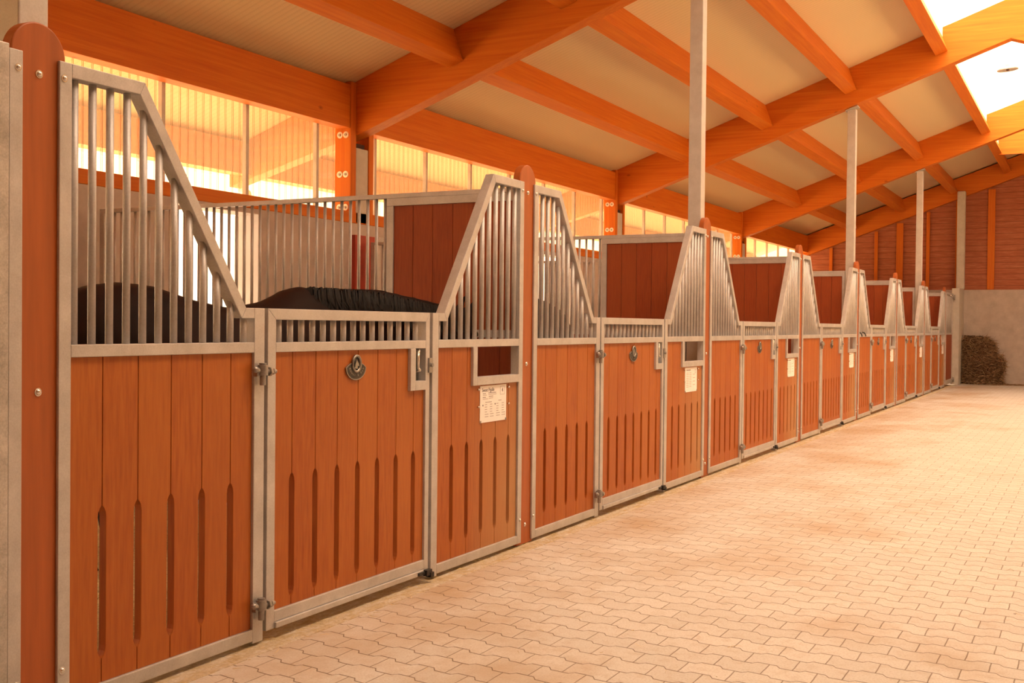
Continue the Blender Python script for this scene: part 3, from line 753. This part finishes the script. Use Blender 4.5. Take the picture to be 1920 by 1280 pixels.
# ------------------------------------------------------------------ horses
def lerp(a, b, t_): return a+(b-a)*t_
def limb(b, pts, n=14):
    """pts: (pos, half width, half depth) rings along a limb; frames follow the path; width is sideways (horse right)"""
    rings = []
    for i, (p, hw, hd, side, fwd) in enumerate(pts):
        rings.append([tuple(Vector(p)+side*math.cos(2*PI*j/n)*hw+fwd*math.sin(2*PI*j/n)*hd) for j in range(n)])
    b.rings(rings)
def horse(name, label, spine, legs_y, coat, head, scale=1.0):
    pass

def build_horse(label, P, hd, rug=None, group='horses in the stalls', mane=True):
    """P: list of spine stations (x, y, ztop, zbottom, halfwidth) from tail to chest; hd: dict with neck and head stations"""
    root = thing('horse', label, 'horse', (P[0][0], P[0][1], 0), group)
    off = Vector((P[0][0], P[0][1], 0)); UP = Vector((0, 0, 1))
    b = MB(); n = 20
    def frame(i, A):
        a = Vector(A[max(0, i-1)][:2]); c = Vector(A[min(len(A)-1, i+1)][:2]); d = (c-a).normalized(); return Vector((d.y, -d.x, 0)), Vector((d.x, d.y, 0))
    rings = []
    for i, (x, y, zt, zb, hw) in enumerate(P):
        side, f_ = frame(i, P); c = Vector((x, y, (zt+zb)/2))-off; hz = (zt-zb)/2
        r_ = []
        for j in range(n):
            a = 2*PI*j/n; ca, sa = math.cos(a), math.sin(a)
            wz = hw*(1-.12*max(0, sa))                      # narrower over the back
            r_.append(c+side*ca*wz+UP*sa*hz)
        rings.append(r_)
    b.rings(rings)
    # neck + head as tapered stations (centre, half width, half depth, axis up vector)
    for st in (hd['neck'], hd['head']):
        rings = []
        for i, (c, hw, hdp) in enumerate(st):
            a = Vector(st[max(0, i-1)][0]); d = (Vector(st[min(len(st)-1, i+1)][0])-a).normalized()
            side = d.cross(UP); side = side.normalized() if side.length > .2 else hd['side']
            nrm = side.cross(d).normalized()
            rings.append([Vector(c)-off+side*math.cos(2*PI*j/n)*hw+nrm*math.sin(2*PI*j/n)*hdp for j in range(n)])
        b.rings(rings)
    for e in hd['ears']:
        b.tube(Vector(e[0])-off, Vector(e[1])-off, .042, 10, .012)
    # legs
    for (x, y, front, sgn, side, f_) in hd['legs']:
        B = Vector((x, y, 0))-off
        if front: st = [(0, .95, .10, .13), (.01, .72, .075, .10), (.0, .50, .05, .058), (.01, .44, .045, .050), (0, .24, .030, .034), (0, .13, .036, .040), (.03, .07, .036, .045), (.05, .0, .058, .070)]
        else: st = [(0.05, 1.05, .12, .20), (.10, .82, .09, .16), (.02, .62, .055, .085), (-.07, .52, .045, .062), (-.05, .42, .036, .044), (-.03, .24, .031, .036), (-.02, .13, .037, .042), (.02, .07, .037, .046), (.04, .0, .058, .070)]
        rings = [[B+f_*fo+UP*z_+side*math.cos(2*PI*j/14)*hw+f_*math.sin(2*PI*j/14)*hdp for j in range(14)] for (fo, z_, hw, hdp) in st]
        b.rings(rings)
    o = b.build('body', coat_of(rug), root)
    rm = o.modifiers.new('weld', 'REMESH'); rm.mode = 'VOXEL'; rm.voxel_size = .018; rm.use_smooth_shade = True
    sm_ = o.modifiers.new('soft', 'SMOOTH'); sm_.factor = .6; sm_.iterations = 7
    # mane: hair sheet along the crest with ragged ends
    if mane:
        b = MB(); cr = hd['crest']
        for k_ in range(1100):
            t_ = random.random()*(len(cr)-1.001); i = int(t_); p = Vector(cr[i]).lerp(Vector(cr[i+1]), t_-i)-off
            d = (Vector(cr[i+1])-Vector(cr[i])).normalized(); side = Vector((d.y, -d.x, 0)).normalized()
            sg = 1 if random.random() < .75 else -1
            L = random.uniform(.08, .16)
            p0 = p+Vector((random.uniform(-.01, .01), 0, random.uniform(-.05, -.02)))
            pts = [p0, p0+side*sg*.05+UP*.008, p0+side*sg*(.075)+UP*(-L*.5), p0+side*sg*.085+UP*(-L)+d*random.uniform(-.03, .05)]
            wv = d*random.uniform(.002, .006); k0 = len(b.v)
            for q_ in pts: b.v += [tuple(q_-wv), tuple(q_+wv)]
            for a_ in range(3): b.face([k0+2*a_, k0+2*a_+1, k0+2*a_+3, k0+2*a_+2], True)
        b.build('mane', 'mane', root)
    b = MB(); x, y = P[0][0], P[0][1]; side, f_ = frame(0, P); tp = Vector((x, y, P[0][2]-.10))-off
    for k_ in range(160):
        a = random.random()*2*PI; r_ = random.random()*.035; s_ = tp+side*math.cos(a)*r_*.8-f_*.01; w2 = side*.006
        e = tp-f_*(.10+random.uniform(-.03, .04))+side*math.cos(a)*.06+UP*random.uniform(-.95, -.65); m_ = s_.lerp(e, .35)-f_*.07
        k0 = len(b.v)
        for q_ in (s_, m_, e): b.v += [tuple(q_-w2), tuple(q_+w2)]
        b.face([k0, k0+1, k0+3, k0+2], True); b.face([k0+2, k0+3, k0+5, k0+4], True)
    b.build('tail', 'mane', root)
    for sg in (1, -1):
        b = MB(); e = Vector(hd['eye'])-off+hd['side']*sg*.095; b.ball(e, .021, 8, 10); b.build('eye', 'eye', root)
    if rug:
        b = MB(); rings = []
        for i, (x, y, zt, zb, hw) in enumerate(P[1:-1]):
            i += 1
            side, f_ = frame(i, P); c = Vector((x, y, (zt+zb)/2))-off; hz = (zt-zb)/2+.012
            r_ = []
            for j in range(17):
                a = math.radians(-25+230*j/16); ca, sa = math.cos(a), math.sin(a)
                r_.append(c+side*ca*(hw*(1-.12*max(0, sa))+.014)+UP*(sa*hz+.004))
            inn = [q_-(q_-c).normalized()*.008 for q_ in reversed(r_)]
            rings.append(r_+inn)
        b.rings(rings); b.build('rug', 'rug', root)
    return root
def coat_of(r): return 'coat'

# black horse in the nearest stall: rump left, head hanging in the front right corner
ax = Vector((.45, .89, 0)).normalized(); sd = Vector((ax.y, -ax.x, 0))
base = Vector((-1.35, 1.62, 0))
def st(t_, zt, zb, hw): p = base+ax*t_; return (p.x, p.y, zt, zb, hw)
P1 = [st(-.34, 1.36, 1.08, .08), st(-.28, 1.43, .92, .18), st(-.15, 1.485, .80, .26), st(0, 1.505, .76, .285), st(.18, 1.49, .74, .28), st(.38, 1.425, .72, .285), st(.58, 1.385, .70, .285), st(.76, 1.42, .70, .265), st(.90, 1.49, .72, .235), st(1.0, 1.515, .74, .20), st(1.12, 1.47, .78, .19), st(1.25, 1.38, .86, .16), st(1.33, 1.28, .95, .10)]
neck = [((-.95, 2.47, 1.22), .13, .27), ((-.80, 2.66, 1.28), .105, .23), ((-.62, 2.88, 1.32), .085, .185), ((-.46, 3.04, 1.31), .075, .145), ((-.36, 3.14, 1.31), .075, .115), ((-.31, 3.19, 1.32), .07, .09)]
head = [((-.345, 3.18, 1.40), .05, .05), ((-.32, 3.20, 1.34), .085, .11), ((-.30, 3.215, 1.24), .095, .12), ((-.285, 3.225, 1.12), .085, .105), ((-.27, 3.225, .99), .062, .078), ((-.26, 3.22, .89), .055, .062), ((-.255, 3.215, .81), .055, .058), ((-.25, 3.21, .775), .035, .04)]
hd1 = dict(neck=neck, head=head, side=sd, eye=(-.275, 3.26, 1.25),
           ears=[((-.34, 3.25, 1.35), (-.34, 3.375, 1.485)), ((-.27, 3.24, 1.35), (-.25, 3.35, 1.465))],
           legs=[], crest=[(-.92, 2.52, 1.50), (-.86, 2.56, 1.52), (-.74, 2.72, 1.51), (-.60, 2.88, 1.495), (-.48, 3.01, 1.455), (-.38, 3.12, 1.425), (-.33, 3.18, 1.42)])
for (t_, s_, fr) in ((-.05, .15, 0), (-.12, -.15, 0), (1.05, .13, 1), (.98, -.13, 1)):
    p = base+ax*t_+sd*s_; hd1['legs'].append((p.x, p.y, fr, s_, sd, ax))
h1 = build_horse('black horse standing in the nearest stall, back showing above its low door', P1, hd1)
# second horse with a charcoal rug, mostly hidden in the second stall
ax = Vector((-.25, -.97, 0)).normalized(); sd = Vector((ax.y, -ax.x, 0)); base = Vector((-1.28, 6.25, 0))
P2 = [st(-.34, 1.38, 1.10, .08), st(-.26, 1.44, .92, .18), st(-.12, 1.485, .80, .26), st(0, 1.52, .76, .285), st(.2, 1.55, .74, .28), st(.4, 1.52, .72, .285), st(.6, 1.50, .70, .285), st(.76, 1.52, .70, .265), st(.90, 1.56, .72, .235), st(1.0, 1.57, .74, .20), st(1.12, 1.50, .78, .19), st(1.25, 1.38, .86, .16), st(1.33, 1.28, .95, .10)]
def q3(t_, z_, s_=0): p = base+ax*t_+sd*s_; return (p.x, p.y, z_)
hd2 = dict(neck=[(q3(1.05, 1.22), .13, .26), (q3(1.25, 1.22), .10, .20), (q3(1.42, 1.15), .085, .16), (q3(1.58, 1.06), .075, .125), (q3(1.66, 1.02), .07, .10)],
           head=[(q3(1.62, 1.08), .05, .05), (q3(1.66, 1.02), .085, .10), (q3(1.70, .92), .095, .11), (q3(1.72, .80), .085, .10), (q3(1.73, .68), .062, .075), (q3(1.73, .58), .055, .06), (q3(1.73, .50), .05, .05)],
           side=sd, eye=q3(1.75, .92), ears=[(q3(1.64, 1.07, .05), q3(1.66, 1.19, .08)), (q3(1.64, 1.07, -.05), q3(1.66, 1.19, -.08))], legs=[],
           crest=[q3(.95, 1.56), q3(1.15, 1.48), q3(1.35, 1.36), q3(1.5, 1.22), q3(1.6, 1.12)])
for (t_, s_, fr) in ((-.05, .15, 0), (-.14, -.15, 0), (1.05, .13, 1), (.96, -.13, 1)):
    p = base+ax*t_+sd*s_; hd2['legs'].append((p.x, p.y, fr, s_, sd, ax))
h2 = build_horse('horse in a charcoal rug glimpsed through the bars of the second stall', P2, hd2, rug=True)

# ------------------------------------------------------------------ straw and hay
b = MB(); ny = 120; nx = 14
for i in range(ny+1):
    for j in range(nx+1):
        b.v.append((-3.63+3.35*j/nx, -3.4+29.0*i/ny, .012+random.uniform(0, .05)))
for i in range(ny):
    for j in range(nx): a = i*(nx+1)+j; b.face([a, a+1, a+nx+2, a+nx+1], True)
for k_ in range(2500):
    x, y = random.uniform(-3.5, -.3), random.uniform(-.5, 12)
    b.blade((x, y, .05), (random.uniform(-1, 1), random.uniform(-1, 1), random.uniform(-.1, .35)), random.uniform(.08, .2), .002)
o = b.build('straw_bedding', 'bedding'); tag(o, 'loose straw bedding covering the stall floors behind the plank fronts', 'straw'); struct(o, 'stuff')
b = MB()
for k_ in range(1100):
    y = random.uniform(.2, 14)**1.0; x = abs(random.gauss(0, .09))+.0
    if k_ > 900: x = random.uniform(.1, 3.2); y = random.uniform(.3, 12)
    b.blade((x, y, .009), (random.uniform(-1, 1), random.uniform(-1, 1), random.uniform(0, .05)), random.uniform(.015, .06), .0009)
o = b.build('scattered_straw', 'straw'); tag(o, 'stray straw stalks scattered along the foot of the stall fronts', 'straw'); struct(o, 'stuff')
def heap():
    root = thing('hay_heap', 'brown loose hay heap in the corner by the concrete pillar', 'hay', (.55, 26.55, 0)); root['kind'] = 'stuff'
    b = MB(); nu, nv = 26, 40
    prof = [(0, 1.0), (.08, 1.02), (.25, 1.0), (.45, .93), (.60, .86), (.72, .80), (.80, .74), (.92, .62), (1.0, .42), (1.08, 0)]
    def half(z_):   # right-hand extent at a height, taken from the silhouette
        T = [(0, .58), (.1, .47), (.25, .50), (.5, .56), (.66, .50), (.74, .36), (.85, .35), (1.0, .29), (1.1, .20), (1.16, .0)]
        for (a, wa), (c, wc) in zip(T[:-1], T[1:]):
            if a <= z_ <= c: return lerp(wa, wc, (z_-a)/(c-a))
        return 0
    rings = []
    for i in range(nu+1):
        z_ = 1.16*i/nu; w_ = half(z_); r_ = []
        for j in range(nv):
            a = 2*PI*j/nv; k = 1+random.uniform(-.06, .06)
            x = -.375 + (w_+.375)*.5*(1+math.cos(a)*k); y = .20 - (.20+.35*(w_+.1))*.5*(1-math.sin(a)*k) + .12
            r_.append((x, y, z_+random.uniform(-.012, .012)))
        rings.append(r_)
    b.rings(rings); b.build('core', 'hay_dark', root)
    for nm, cnt in (('hay', 5200), ('hay_light', 1500)):
        b = MB()
        for k in range(cnt):
            r_ = random.choice(rings[:-1]); p = Vector(random.choice(r_))+Vector((random.uniform(-.03, .03), random.uniform(-.04, .02), random.uniform(-.03, .03)))
            p.z = max(.01, p.z)
            b.blade(p, (random.uniform(-1, 1), random.uniform(-.6, .4), random.uniform(-.5, .35)), random.uniform(.05, .16), .0035)
        for k in range(cnt//14):
            b.blade((random.uniform(.2, .95), random.uniform(-.3, .35), .012), (random.uniform(-1, 1), random.uniform(-1, 1), .02), random.uniform(.05, .14), .003)
        o = b.build('stalks', nm, root)
    return root
heap()
